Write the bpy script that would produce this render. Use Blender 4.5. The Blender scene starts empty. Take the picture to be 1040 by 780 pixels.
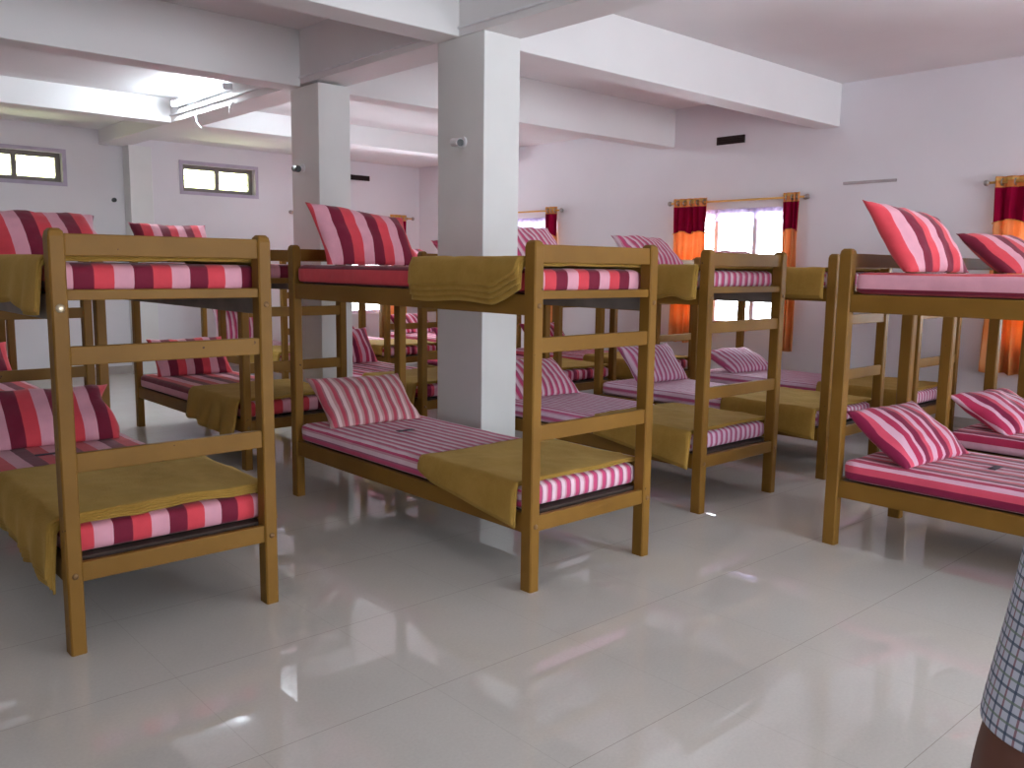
import bpy, bmesh, math, random
from mathutils import Vector, Matrix, noise
C = bpy.context.scene.collection
sc = bpy.context.scene
PI = math.pi

# ------------------------------------------------------------------ helpers
def s2l(c):
    c = c / 255.0
    return c / 12.92 if c <= 0.04045 else ((c + 0.055) / 1.055) ** 2.4
def rgb(r, g, b): return (s2l(r), s2l(g), s2l(b), 1.0)

class NT:
    def __init__(s, name):
        s.m = bpy.data.materials.new(name); s.m.use_nodes = True
        s.t = s.m.node_tree; s.n = s.t.nodes; s.l = s.t.links
        s.b = s.n['Principled BSDF']; s.out = s.n['Material Output']
    def node(s, typ, **kw):
        n = s.n.new(typ)
        for k, v in kw.items():
            if k.startswith('i_'):
                key = k[2:]; key = int(key) if key.isdigit() else key.replace('_', ' ')
                n.inputs[key].default_value = v
            else: setattr(n, k, v)
        return n
    def link(s, a, b): s.l.new(a, b)
    def ramp(s, fac, stops, interp='LINEAR'):
        r = s.n.new('ShaderNodeValToRGB'); r.color_ramp.interpolation = interp
        els = r.color_ramp.elements
        while len(els) < len(stops): els.new(0.5)
        for e, (p, c) in zip(els, stops): e.position = p; e.color = c
        s.link(fac, r.inputs['Fac']); return r.outputs['Color']
    def mix(s, fac, a, b, mode='MIX'):
        m = s.n.new('ShaderNodeMix'); m.data_type = 'RGBA'; m.blend_type = mode
        for inp, v in ((m.inputs['Factor'], fac), (m.inputs['A'], a), (m.inputs['B'], b)):
            if hasattr(v, 'node'): s.link(v, inp)
            else: inp.default_value = v
        return m.outputs['Result']
    def bump(s, h, strength=0.3, dist=0.01):
        b = s.n.new('ShaderNodeBump'); b.inputs['Strength'].default_value = strength; b.inputs['Distance'].default_value = dist
        s.link(h, b.inputs['Height']); s.link(b.outputs['Normal'], s.b.inputs['Normal'])

def plain(name, col, rough=0.6, metal=0.0, spec=0.5, nz=0.04, scale=8.0):
    m = NT(name)
    tc = m.node('ShaderNodeTexCoord')
    n = m.node('ShaderNodeTexNoise', i_Scale=scale, i_Detail=4.0); m.link(tc.outputs['Object'], n.inputs['Vector'])
    lo = tuple(max(0, c * (1 - nz * 2)) for c in col[:3]) + (1,); hi = tuple(min(1, c * (1 + nz * 2)) for c in col[:3]) + (1,)
    m.link(m.ramp(n.outputs['Fac'], [(0.3, lo), (0.7, hi)]), m.b.inputs['Base Color'])
    m.b.inputs['Roughness'].default_value = rough; m.b.inputs['Metallic'].default_value = metal
    m.b.inputs['Specular IOR Level'].default_value = spec
    return m.m

M = {}
M['wall'] = plain('wall_paint', rgb(222, 220, 224), 0.75, nz=0.015, scale=1.2, spec=0.25)
M['ceiling'] = plain('ceiling_paint', rgb(228, 227, 227), 0.8, nz=0.015, scale=1.2, spec=0.2)
M['pillar'] = plain('pillar_paint', rgb(222, 223, 221), 0.6, nz=0.02, scale=2.0, spec=0.3)
M['sash'] = plain('sash_paint', rgb(120, 112, 108), 0.5)
M['surround'] = plain('surround_paint', rgb(176, 166, 186), 0.6)
M['frame_white'] = plain('frame_white', rgb(222, 212, 228), 0.5)
M['dark'] = plain('dark_void', rgb(52, 34, 32), 0.9)
M['black'] = plain('black_plastic', rgb(20, 20, 22), 0.35)
M['white_plastic'] = plain('white_plastic', rgb(225, 225, 228), 0.4)
M['steel'] = plain('steel', rgb(170, 165, 160), 0.35, 0.9)
M['gold'] = plain('gold_trim', rgb(215, 165, 80), 0.45)
M['tag'] = plain('printed_tag', rgb(88, 70, 84), 0.8, nz=0.25, scale=160)
M['ply'] = plain('bare_plywood', rgb(124, 112, 106), 0.75, nz=0.12, scale=6)
M['board'] = plain('gap_shade_plywood', rgb(66, 52, 46), 0.8, nz=0.1, scale=6)  # plywood coloured dark to stand in for the shaded gap under the mattress
M['bolt'] = plain('bolt_metal', rgb(120, 88, 52), 0.45, 0.4)
M['bolt_bright'] = plain('bolt_bright', rgb(190, 175, 150), 0.3, 0.8)

def paint_wood():
    m = NT('painted_wood')
    tc = m.node('ShaderNodeTexCoord'); oi = m.node('ShaderNodeObjectInfo')
    ad = m.node('ShaderNodeVectorMath', operation='ADD'); sc_ = m.node('ShaderNodeVectorMath', operation='SCALE', i_Scale=17.0)
    m.link(oi.outputs['Location'], sc_.inputs[0]); m.link(tc.outputs['Object'], ad.inputs[0]); m.link(sc_.outputs[0], ad.inputs[1])
    n = m.node('ShaderNodeTexNoise', i_Scale=3.0, i_Detail=5.0); m.link(ad.outputs[0], n.inputs['Vector'])
    base = m.ramp(n.outputs['Fac'], [(0.3, rgb(118, 82, 27)), (0.7, rgb(134, 96, 37))])
    n2 = m.node('ShaderNodeTexNoise', i_Scale=24.0, i_Detail=3.0); m.link(ad.outputs[0], n2.inputs['Vector'])
    chip = m.ramp(n2.outputs['Fac'], [(0.735, (0, 0, 0, 1)), (0.75, (1, 1, 1, 1))])
    col = m.mix(chip, base, rgb(70, 44, 30))
    m.link(col, m.b.inputs['Base Color'])
    m.b.inputs['Roughness'].default_value = 0.5; m.b.inputs['Specular IOR Level'].default_value = 0.22
    n3 = m.node('ShaderNodeTexNoise', i_Scale=60.0); m.link(tc.outputs['Object'], n3.inputs['Vector'])
    m.bump(n3.outputs['Fac'], 0.12, 0.002)
    return m.m
M['wood'] = paint_wood()

def stripes(name, period, stops, offs=0.0):
    m = NT(name)
    uv = m.node('ShaderNodeUVMap'); sep = m.node('ShaderNodeSeparateXYZ'); m.link(uv.outputs['UV'], sep.inputs[0])
    dv = m.node('ShaderNodeMath', operation='MULTIPLY_ADD', i_1=1.0 / period, i_2=offs); m.link(sep.outputs['X'], dv.inputs[0])
    fr = m.node('ShaderNodeMath', operation='FRACT'); m.link(dv.outputs[0], fr.inputs[0])
    col = m.ramp(fr.outputs[0], stops, 'CONSTANT')
    tc = m.node('ShaderNodeTexCoord')
    n = m.node('ShaderNodeTexNoise', i_Scale=14.0, i_Detail=4.0); m.link(tc.outputs['Object'], n.inputs['Vector'])
    shade = m.ramp(n.outputs['Fac'], [(0.3, (0.9, 0.9, 0.9, 1)), (0.7, (1, 1, 1, 1))])
    m.link(m.mix(1.0, col, shade, 'MULTIPLY'), m.b.inputs['Base Color'])
    m.b.inputs['Roughness'].default_value = 0.75; m.b.inputs['Specular IOR Level'].default_value = 0.25
    m.b.inputs['Sheen Weight'].default_value = 0.15
    n3 = m.node('ShaderNodeTexNoise', i_Scale=9.0, i_Detail=3.0); m.link(tc.outputs['Object'], n3.inputs['Vector'])
    m.bump(n3.outputs['Fac'], 0.35, 0.02)
    return m.m
MAR, COR, PAL = rgb(122, 24, 52), rgb(218, 70, 82), rgb(226, 162, 178)
M['wide'] = stripes('wide_stripe_sheet', 0.213, [(0, MAR), (0.333, COR), (0.666, PAL)])
M['wide2'] = stripes('wide_stripe_sheet_fresh', 0.19, [(0, rgb(140, 26, 70)), (0.25, rgb(226, 84, 110)), (0.42, rgb(238, 186, 208)), (0.64, rgb(196, 50, 92)), (0.86, rgb(238, 186, 208))])
NA, NB, NC = rgb(238, 208, 220), rgb(208, 74, 122), rgb(214, 156, 172)
M['narrow'] = stripes('narrow_stripe_sheet', 0.062, [(0, NA), (0.36, NC), (0.52, NB), (0.86, rgb(176, 98, 130))])
M['narrow_rose'] = stripes('narrow_stripe_rose', 0.068, [(0, rgb(228, 196, 198)), (0.3, rgb(198, 150, 150)), (0.55, rgb(196, 80, 98)), (0.85, rgb(178, 116, 124))])
M['narrow_soft'] = stripes('narrow_stripe_soft', 0.052, [(0, rgb(236, 206, 226)), (0.42, rgb(216, 160, 190)), (0.58, rgb(198, 88, 136)), (0.88, rgb(190, 130, 160))])

def fleece():
    m = NT('mustard_fleece')
    tc = m.node('ShaderNodeTexCoord')
    n = m.node('ShaderNodeTexNoise', i_Scale=5.0, i_Detail=6.0, i_Roughness=0.7); m.link(tc.outputs['Object'], n.inputs['Vector'])
    m.link(m.ramp(n.outputs['Fac'], [(0.3, rgb(146, 112, 48)), (0.7, rgb(168, 132, 66))]), m.b.inputs['Base Color'])
    m.b.inputs['Roughness'].default_value = 0.9; m.b.inputs['Sheen Weight'].default_value = 0.35
    m.b.inputs['Sheen Roughness'].default_value = 0.5; m.b.inputs['Sheen Tint'].default_value = rgb(230, 200, 130)
    m.b.inputs['Specular IOR Level'].default_value = 0.1
    n3 = m.node('ShaderNodeTexNoise', i_Scale=120.0); m.link(tc.outputs['Object'], n3.inputs['Vector'])
    m.bump(n3.outputs['Fac'], 0.4, 0.004)
    return m.m
M['fleece'] = fleece()

def floor_mat():
    m = NT('vitrified_tile')
    tc = m.node('ShaderNodeTexCoord'); sep = m.node('ShaderNodeSeparateXYZ'); m.link(tc.outputs['Object'], sep.inputs[0])
    T = 0.643
    def seam(o, off):
        a = m.node('ShaderNodeMath', operation='MULTIPLY_ADD', i_1=1 / T, i_2=off); m.link(o, a.inputs[0])
        f = m.node('ShaderNodeMath', operation='FRACT'); m.link(a.outputs[0], f.inputs[0])
        s = m.node('ShaderNodeMath', operation='SUBTRACT', i_1=0.5); m.link(f.outputs[0], s.inputs[0])
        b = m.node('ShaderNodeMath', operation='ABSOLUTE'); m.link(s.outputs[0], b.inputs[0])
        g = m.node('ShaderNodeMath', operation='GREATER_THAN', i_1=0.4978); m.link(b.outputs[0], g.inputs[0]); return g.outputs[0]
    mx = m.node('ShaderNodeMath', operation='MAXIMUM')
    fx = m.node('ShaderNodeMath', operation='MULTIPLY', i_1=0.35); m.link(seam(sep.outputs['X'], 0.35), fx.inputs[0]); m.link(fx.outputs[0], mx.inputs[0]); m.link(seam(sep.outputs['Y'], -1.62 / T + 4), mx.inputs[1])
    n = m.node('ShaderNodeTexNoise', i_Scale=1.1, i_Detail=8.0, i_Roughness=0.62); m.link(tc.outputs['Object'], n.inputs['Vector'])
    col = m.ramp(n.outputs['Fac'], [(0.3, rgb(206, 201, 194)), (0.7, rgb(215, 210, 204))])
    n2 = m.node('ShaderNodeTexNoise', i_Scale=90.0, i_Detail=2.0); m.link(tc.outputs['Object'], n2.inputs['Vector'])
    sp = m.ramp(n2.outputs['Fac'], [(0.3, (0.94, 0.94, 0.94, 1)), (0.7, (1, 1, 1, 1))])
    col = m.mix(1.0, col, sp, 'MULTIPLY')
    col = m.mix(mx.outputs[0], col, rgb(172, 164, 156))
    m.link(col, m.b.inputs['Base Color'])
    m.b.inputs['Roughness'].default_value = 0.012; m.b.inputs['Specular IOR Level'].default_value = 1.0
    return m.m
M['floor'] = floor_mat()

def thin_glass(name, tint, rough=0.02, fac=0.9):
    m = NT(name); m.n.remove(m.b)
    t = m.node('ShaderNodeBsdfTransparent'); t.inputs['Color'].default_value = tint
    g = m.node('ShaderNodeBsdfGlossy'); g.inputs['Roughness'].default_value = rough
    fr = m.node('ShaderNodeFresnel', i_IOR=1.45)
    mix = m.node('ShaderNodeMixShader'); m.link(fr.outputs[0], mix.inputs[0]); m.link(t.outputs[0], mix.inputs[1]); m.link(g.outputs[0], mix.inputs[2])
    m.link(mix.outputs[0], m.out.inputs['Surface']); return m.m
M['glass'] = thin_glass('window_glass', (0.97, 0.98, 1.0, 1))
M['glass_green'] = thin_glass('louvre_glass', (0.96, 0.98, 0.72, 1))

def cloth_trans(name, c1, c2, tr, alpha=0.0):
    m = NT(name); m.n.remove(m.b)
    tc = m.node('ShaderNodeTexCoord'); n = m.node('ShaderNodeTexNoise', i_Scale=3.0, i_Detail=3.0); m.link(tc.outputs['Object'], n.inputs['Vector'])
    col = m.ramp(n.outputs['Fac'], [(0.35, c1), (0.65, c2)])
    d = m.node('ShaderNodeBsdfDiffuse'); t = m.node('ShaderNodeBsdfTranslucent')
    m.link(col, d.inputs['Color']); m.link(col, t.inputs['Color'])
    mix = m.node('ShaderNodeMixShader'); mix.inputs[0].default_value = tr
    m.link(d.outputs[0], mix.inputs[1]); m.link(t.outputs[0], mix.inputs[2]); last = mix.outputs[0]
    if alpha:
        tp = m.node('ShaderNodeBsdfTransparent'); mx = m.node('ShaderNodeMixShader'); mx.inputs[0].default_value = alpha
        m.link(last, mx.inputs[1]); m.link(tp.outputs[0], mx.inputs[2]); last = mx.outputs[0]
    m.link(last, m.out.inputs['Surface']); return m.m
M['orange'] = cloth_trans('orange_curtain', rgb(226, 150, 84), rgb(236, 176, 122), 0.35)
M['maroon'] = cloth_trans('maroon_curtain_band', rgb(140, 14, 50), rgb(152, 18, 56), 0.15)
M['sheer'] = cloth_trans('sheer_net', rgb(225, 215, 240), rgb(235, 228, 245), 0.5, 0.35)

def emit(name, col, st):
    m = NT(name); m.n.remove(m.b); e = m.node('ShaderNodeEmission'); e.inputs['Color'].default_value = col; e.inputs['Strength'].default_value = st
    m.link(e.outputs[0], m.out.inputs['Surface']); return m.m
M['tube'] = emit('lit_tube', (0.82, 0.92, 1.0, 1), 115.0)

def checks():
    m = NT('checked_cotton')
    uv = m.node('ShaderNodeUVMap'); sep = m.node('ShaderNodeSeparateXYZ'); m.link(uv.outputs['UV'], sep.inputs[0])
    col = rgb(188, 190, 202)
    for ax, per, off, w, c in (('X', 0.019, 0, 0.14, rgb(50, 60, 92)), ('X', 0.019, 0.5, 0.12, rgb(130, 70, 80)),
                               ('Y', 0.019, 0, 0.14, rgb(56, 72, 92)), ('Y', 0.019, 0.5, 0.12, rgb(104, 120, 104))):
        a = m.node('ShaderNodeMath', operation='MULTIPLY_ADD', i_1=1 / per, i_2=off); m.link(sep.outputs[ax], a.inputs[0])
        f = m.node('ShaderNodeMath', operation='FRACT'); m.link(a.outputs[0], f.inputs[0])
        g = m.node('ShaderNodeMath', operation='LESS_THAN', i_1=w); m.link(f.outputs[0], g.inputs[0])
        k = m.node('ShaderNodeMath', operation='MULTIPLY', i_1=0.8); m.link(g.outputs[0], k.inputs[0])
        col = m.mix(k.outputs[0], col, c)
    m.link(col, m.b.inputs['Base Color']); m.b.inputs['Roughness'].default_value = 0.85; return m.m
M['check'] = checks()
M['skin'] = plain('brown_skin', rgb(92, 52, 38), 0.55)
M['hair'] = plain('black_hair', rgb(22, 18, 17), 0.5)
M['trousers'] = plain('dark_trousers', rgb(46, 44, 52), 0.85)
M['eye'] = plain('eye_white', rgb(230, 226, 220), 0.3)

# ------------------------------------------------------------------ object helpers
def link(name, me, parent=None, loc=None):
    o = bpy.data.objects.new(name, me); C.objects.link(o)
    if parent: o.parent = parent
    if loc: o.location = loc
    return o
def empty(name, loc, rz=0.0):
    o = bpy.data.objects.new(name, None); o.empty_display_size = 0.1; C.objects.link(o)
    o.location = loc; o.rotation_euler = (0, 0, rz); return o
def tag(o, label, cat, group=None):
    o['label'] = label; o['category'] = cat
    if group: o['group'] = group
    return o
def struct(o, label=None):
    o['kind'] = 'structure'
    if label: o['label'] = label
    return o
def tree(o, parent=None):
    c = o.copy(); C.objects.link(c); c.parent = parent
    for ch in list(o.children): tree(ch, c)
    return c
def box(bm, a, b, mi=0):
    r = bmesh.ops.create_cube(bm, size=1.0)
    for v in r['verts']:
        v.co = Vector(((a[i] + b[i]) / 2 + v.co[i] * (b[i] - a[i]) for i in range(3)))
    for f in {f for v in r['verts'] for f in v.link_faces}: f.material_index = mi
    return r['verts']
def cyl(bm, p, q, r, seg=12, r2=None, mi=0, cap=True):
    p, q = Vector(p), Vector(q); d = q - p
    rot = d.to_track_quat('Z', 'Y').to_matrix().to_4x4()
    res = bmesh.ops.create_cone(bm, cap_ends=cap, segments=seg, radius1=r, radius2=r if r2 is None else r2, depth=d.length,
                                matrix=Matrix.Translation((p + q) / 2) @ rot)
    for f in {f for v in res['verts'] for f in v.link_faces}: f.material_index = mi
def mesh(name, bm, mats, smooth=False, bevel=0.0, seg=2):
    if bevel:
        bmesh.ops.bevel(bm, geom=list(bm.edges), offset=bevel, segments=seg, profile=0.5, affect='EDGES')
    bmesh.ops.recalc_face_normals(bm, faces=bm.faces)
    me = bpy.data.meshes.new(name); bm.to_mesh(me); bm.free()
    for m in (mats if isinstance(mats, list) else [mats]): me.materials.append(m)
    if smooth:
        for p in me.polygons: p.use_smooth = True
    return me
def boxmesh(name, a, b, mat, bevel=0.0):
    bm = bmesh.new(); box(bm, a, b); return mesh(name, bm, mat, bevel=bevel)

# ------------------------------------------------------------------ room shell
XL, XR, YF, YB, H = -4.0, 8.475, -4.2, 11.68, 3.30
TH = 0.22
def wall(name, axis, c0, c1, lo, hi, holes, z1, label):
    us = sorted({lo, hi} | {h[0] for h in holes} | {h[1] for h in holes})
    zs = sorted({0.0, z1} | {h[2] for h in holes} | {h[3] for h in holes})
    bm = bmesh.new()
    for i in range(len(us) - 1):
        j = 0
        while j < len(zs) - 1:
            def hole(j):
                um, zm = (us[i] + us[i + 1]) / 2, (zs[j] + zs[j + 1]) / 2
                return any(h[0] < um < h[1] and h[2] < zm < h[3] for h in holes)
            if hole(j): j += 1; continue
            k = j
            while k + 1 < len(zs) - 1 and not hole(k + 1): k += 1
            if axis == 'x': box(bm, (c0, us[i], zs[j]), (c1, us[i + 1], zs[k + 1]))
            else: box(bm, (us[i], c0, zs[j]), (us[i + 1], c1, zs[k + 1]))
            j = k + 1
    bmesh.ops.remove_doubles(bm, verts=bm.verts, dist=1e-5)
    return struct(link(name, mesh(name, bm, M['wall'])), label)
RW = [(1.25, 2.86, 0.80, 2.12), (4.97, 6.50, 0.80, 2.12), (8.50, 10.1, 0.80, 2.12), (-2.9, -1.2, 0.80, 2.12)]
BWIN = [(6.30, 8.05, 0.68, 2.12), (4.62, 5.64, 2.385, 2.735), (2.14, 3.15, 2.385, 2.735), (-0.5, 0.5, 2.385, 2.735)]
FW = [(0.4, 3.0, 0.6, 2.4), (4.2, 6.8, 0.6, 2.4)]
LW = [(-2.5, -1.0, 0.8, 2.0)]
wall('wall_right', 'x', XR, XR + TH, YF, YB, RW, H, 'pale mauve plastered wall with curtained windows')
wall('wall_back', 'y', YB, YB + TH, XL - TH, XR + TH, BWIN, H, 'pale back wall with small high windows')
wall('wall_front', 'y', YF - TH, YF, XL - TH, XR + TH, FW, H, None)
wall('wall_left', 'x', XL - TH, XL, YF, YB, LW, H, None)
struct(link('floor', boxmesh('floor', (XL - TH, YF - TH, -0.1), (XR + TH, YB + TH, 0), M['floor'])), 'glossy beige-grey vitrified tile floor')
bm = bmesh.new()
box(bm, (XL - TH, YF - TH, H), (XR + TH, YB + TH, H + 0.12))
struct(link('ceiling', mesh('ceiling', bm, M['ceiling'])), 'flat white plastered ceiling slab')
# beams run in both directions over the pillars
GX0, GX1, BZ = 3.58, 3.90, 2.88
def beam(name, a, b, label):
    struct(link(name, boxmesh(name, a, b, M['ceiling'], 0.006)), label)
beam('trim_1', (XL, 4.50, BZ), (GX0, 4.74, H), 'front cross beam, left of the near pillar')
beam('trim_2', (GX1, 4.50, BZ), (XR, 4.74, H), 'front cross beam from near pillar to right wall')
beam('trim_3', (XL, 6.56, 2.86), (GX0, 6.80, H), 'second cross beam, left of the far pillar')
beam('trim_4', (GX1, 6.56, 2.86), (XR, 6.80, H), 'second cross beam, right of the far pillar')
beam('trim_5', (XL, 9.30, BZ), (GX0, 9.54, H), 'third cross beam, left part under the lamp bay')
beam('trim_6', (GX1, 9.30, BZ), (XR, 9.54, H), 'third cross beam, right part')
beam('trim_7', (GX0, YF, BZ), (GX1, YB, H), 'long beam running over both pillars to the back wall')
struct(link('trim_10', boxmesh('slab', (XL, 9.54, 3.06), (GX0, YB, H), M['ceiling'])), 'lower ceiling bay by the back wall, left')
struct(link('trim_11', boxmesh('slab', (GX1, 9.54, 3.0), (XR, YB, H), M['ceiling'])), 'lower ceiling bay by the back wall, right')
struct(link('trim_13', boxmesh('slab', (XL, 6.80, 3.12), (GX0, 9.30, H), M['ceiling'])), 'lit lower ceiling bay left of the long beam')
struct(link('trim_14', boxmesh('slab', (GX1, 6.80, 3.11), (XR, 9.30, H), M['ceiling'])), 'lower ceiling bay right of the long beam')
# pillars
def pillar(name, a, b, label):
    return struct(link(name, boxmesh(name, a, b, M['pillar'], 0.006)), label)
pillar('trim_8', (3.585, 4.26, 0), (3.885, 4.735, BZ), 'near square white pillar')
pillar('trim_9', (3.585, 6.29, 0), (3.875, 6.74, 2.86), 'far square white pillar')
pillar('trim_12', (3.86, 11.45, 0), (4.14, YB, BZ), 'pilaster on the back wall under the long beam')
# low skirting
for nm, a, b in (('baseboard_back', (XL, YB - 0.012, 0), (XR, YB, 0.10)), ('baseboard_right', (XR - 0.012, YF, 0), (XR, YB - 0.012, 0.10))):
    struct(link(nm, boxmesh(nm, a, b, plain(nm, rgb(176, 166, 160), 0.2))))

# windows ------------------------------------------------------------
def window(idx, axis, c, u0, u1, z0, z1, n, mat, depth=0.06, bars=True, glass='glass', fr=0.05, surround=None, label=None, inward=-1):
    def P(u, d, z): return (c + d, u, z) if axis == 'x' else (u, c + d, z)
    def bx(bm, ua, ub, da, db, za, zb):
        p, q = P(ua, da, za), P(ub, db, zb)
        box(bm, tuple(min(p[i], q[i]) for i in range(3)), tuple(max(p[i], q[i]) for i in range(3)))
    bm = bmesh.new(); D = depth
    bx(bm, u0, u1, 0, D, z0, z0 + fr); bx(bm, u0, u1, 0, D, z1 - fr, z1)
    w = (u1 - u0) / n
    for i in range(n + 1):
        ua = u0 + i * w; a = ua - (fr if i == n else 0 if i == 0 else fr * .5)
        bx(bm, a, a + fr, 0, D, z0 + fr, z1 - fr)
    root = struct(link('window_%d' % idx, mesh('window', bm, mat)), label)
    bm = bmesh.new()
    bx(bm, u0 + fr, u1 - fr, D * .45, D * .55, z0 + fr, z1 - fr)
    link('window_pane', mesh('pane', bm, M[glass]), root)
    if bars:
        bm = bmesh.new()
        k = 5 if bars == 'h' else 6
        for i in range(1, k):
            z = z0 + (z1 - z0) * i / k
            p, q = P(u0 + fr, D * .8, z), P(u1 - fr, D * .8, z); cyl(bm, p, q, 0.006, 6)
        link('grille', mesh('grille', bm, mat), root)
    if surround:
        bm = bmesh.new(); s = surround; d0, d1 = inward * 0.025 - 0.04 * (-inward) * 0, 0.0
        off = -0.09
        a, b = off - 0.012, off
        bx(bm, u0 - s, u1 + s, a, b, z0 - s, z0); bx(bm, u0 - s, u1 + s, a, b, z1, z1 + s)
        bx(bm, u0 - s, u0, a, b, z0, z1); bx(bm, u1, u1 + s, a, b, z0, z1)
        link('window_surround', mesh('surround', bm, M['surround']), root)
    return root
for i, (a, b, z0, z1) in enumerate(RW):
    window(i + 1, 'x', XR + 0.09, a, b, z0, z1, 3, M['frame_white'], label=['right-wall window at the right edge of the view', 'right-wall window behind the middle beds, bright daylight', 'right-wall window beside the near pillar', None][i])
window(5, 'y', YB + 0.09, *BWIN[0], 3, M['frame_white'], label='back-wall window with curtain near the corner')
window(6, 'y', YB + 0.09, *BWIN[1], 2, M['sash'], bars='h', glass='glass_green', fr=0.055, surround=0.045, label='small high two-pane window, right of the pilaster')
window(7, 'y', YB + 0.09, *BWIN[2], 2, M['sash'], bars='h', glass='glass_green', fr=0.055, surround=0.045, label='small high two-pane window at the left edge')
window(8, 'y', YB + 0.09, *BWIN[3], 2, M['sash'], bars='h', glass='glass_green', fr=0.055)
for i, w in enumerate(FW): window(9 + i, 'y', YF - 0.15, *w, 3, M['frame_white'])
for i, w in enumerate(LW): window(12 + i, 'x', XL - 0.15, *w, 3, M['frame_white'])

# curtains -----------------------------------------------------------
def curtain(axis, c, u0, u1, zt, zb, folds, label, seed=0):
    """axis 'x': hangs on the right wall (plane x=c) spanning u in y; 'y': hangs on the back wall"""
    rnd = random.Random(seed)
    loc = (c, (u0 + u1) / 2, zb) if axis == 'x' else ((u0 + u1) / 2, c, zb)
    root = empty('curtain', loc); tag(root, label, 'curtain', None)
    W = u1 - u0; N = folds * 14; ph = rnd.random() * 6
    def prof(t): return 0.024 * math.cos(2 * PI * folds * t + ph) + 0.007 * math.sin(2 * PI * folds * 2.3 * t)
    def strip(name, za, zbf, mat, extra=0.0):
        bm = bmesh.new(); K = 24; grid = []
        for i in range(N + 1):
            t = i / N; col = []
            zlo = zbf(t)
            for k in range(K + 1):
                z = za + (zlo - za) * k / K
                f = (zt - z) / (zt - zb)
                d = -(prof(t) * (0.8 + 0.5 * f)) - extra
                u = -W / 2 + W * t * (1) + 0.012 * math.sin(5 * f + t * 9)
                p = (d, u, z - zb) if axis == 'x' else (u, d, z - zb)
                col.append(bm.verts.new(p))
            grid.append(col)
        for i in range(N):
            for k in range(K): bm.faces.new((grid[i][k], grid[i + 1][k], grid[i + 1][k + 1], grid[i][k + 1]))
        o = link(name, mesh(name, bm, mat, True), root)
        md = o.modifiers.new('thickness', 'SOLIDIFY'); md.thickness = 0.0025
        return o
    sc_edge = lambda t: zt - 0.36 - 0.035 * abs(math.sin(PI * t * max(1, round(W / 0.24)))) * -1 - 0.05
    strip('curtain_panel', zt, lambda t: zb + 0.008 * math.sin(t * 20), M['orange'])
    strip('curtain_band', zt - 0.095, sc_edge, M['maroon'], 0.004)
    strip('curtain_trim', zt - 0.012, lambda t: zt - 0.035, M['gold'], 0.005)
    bm = bmesh.new()
    # beaded edge under the band
    for i in range(N):
        t = (i + .5) / N
        d = -prof(t) * 0.95 - 0.007; z = sc_edge(t) - zb
        p = Vector((d, -W / 2 + W * t, z)) if axis == 'x' else Vector((-W / 2 + W * t, d, z))
        bmesh.ops.create_icosphere(bm, subdivisions=1, radius=0.006, matrix=Matrix.Translation(p))
    link('curtain_beading', mesh('beading', bm, M['gold']), root)
    for i in range(folds):
        t = (i + .5) / folds
        bm = bmesh.new()
        R, r = 0.026, 0.006
        vs = []
        for a in range(16):
            A = 2 * PI * a / 16; ring = []
            for b in range(6):
                B = 2 * PI * b / 6; rr = R + r * math.cos(B)
                x, z, y = rr * math.cos(A), rr * math.sin(A), r * math.sin(B)
                p = (x, -W / 2 + W * t + y, z + zt - 0.05 - zb) if axis == 'x' else (-W / 2 + W * t + y, x, z + zt - 0.05 - zb)
                ring.append(bm.verts.new(p))
            vs.append(ring)
        for a in range(16):
            for b in range(6):
                bm.faces.new((vs[a][b], vs[(a + 1) % 16][b], vs[(a + 1) % 16][(b + 1) % 6], vs[a][(b + 1) % 6]))
        link('curtain_ring', mesh('ring', bm, M['steel'], True), root)
    return root
def rod(axis, c, u0, u1, z, label, wallc):
    mid = (u0 + u1) / 2
    root = empty('curtain_rod', (c, mid, z) if axis == 'x' else (mid, c, z)); tag(root, label, 'curtain rod')
    P = (lambda u, d=0.0, zz=0.0: (d, u, zz)) if axis == 'x' else (lambda u, d=0.0, zz=0.0: (u, d, zz))
    h = (u1 - u0) / 2
    bm = bmesh.new(); cyl(bm, P(-h), P(h), 0.011, 12); link('rod', mesh('rod', bm, M['gold'], True), root)
    for s in (-1, 1):
        bm = bmesh.new(); bmesh.ops.create_uvsphere(bm, u_segments=12, v_segments=8, radius=0.028, matrix=Matrix.Translation(P(s * (h + .015))))
        link('finial', mesh('finial', bm, M['steel'], True), root)
        bm = bmesh.new(); cyl(bm, P(s * (h - .05)), P(s * (h - .05), wallc - c), 0.008, 8)
        cyl(bm, P(s * (h - .05), wallc - c - 0.012), P(s * (h - .05), wallc - c), 0.025, 12)
        link('bracket', mesh('bracket', bm, M['steel']), root)
CX = XR - 0.085
rod('x', CX, 4.78, 6.52, 2.20, 'brass curtain rod above the window behind the middle beds', XR)
curtain('x', CX, 6.00, 6.46, 2.25, 0.58, 5, 'orange curtain with maroon top band, on left of middle window', 1)
curtain('x', CX, 4.84, 5.03, 2.25, 0.58, 3, 'narrow orange curtain with maroon top, right of middle window', 2)
rod('x', CX, 8.36, 10.25, 2.20, 'brass curtain rod above the window just right of the near pillar', XR)
curtain('x', CX, 8.42, 8.63, 2.25, 0.58, 3, 'orange curtain with maroon band just right of near pillar', 3)
rod('x', CX, 1.1, 3.02, 2.23, 'curtain rod over the window at right edge of the photo', XR)
curtain('x', CX, 2.42, 2.96, 2.28, 0.55, 5, 'orange curtain with maroon band at the right edge of the photo', 4)
CY = YB - 0.085
rod('y', CY, 6.15, 8.27, 2.18, 'curtain rod over the back wall window near the corner', YB)
curtain('y', CY, 7.86, 8.16, 2.23, 0.58, 4, 'orange and maroon curtain on the back wall near the corner', 5)
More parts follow.
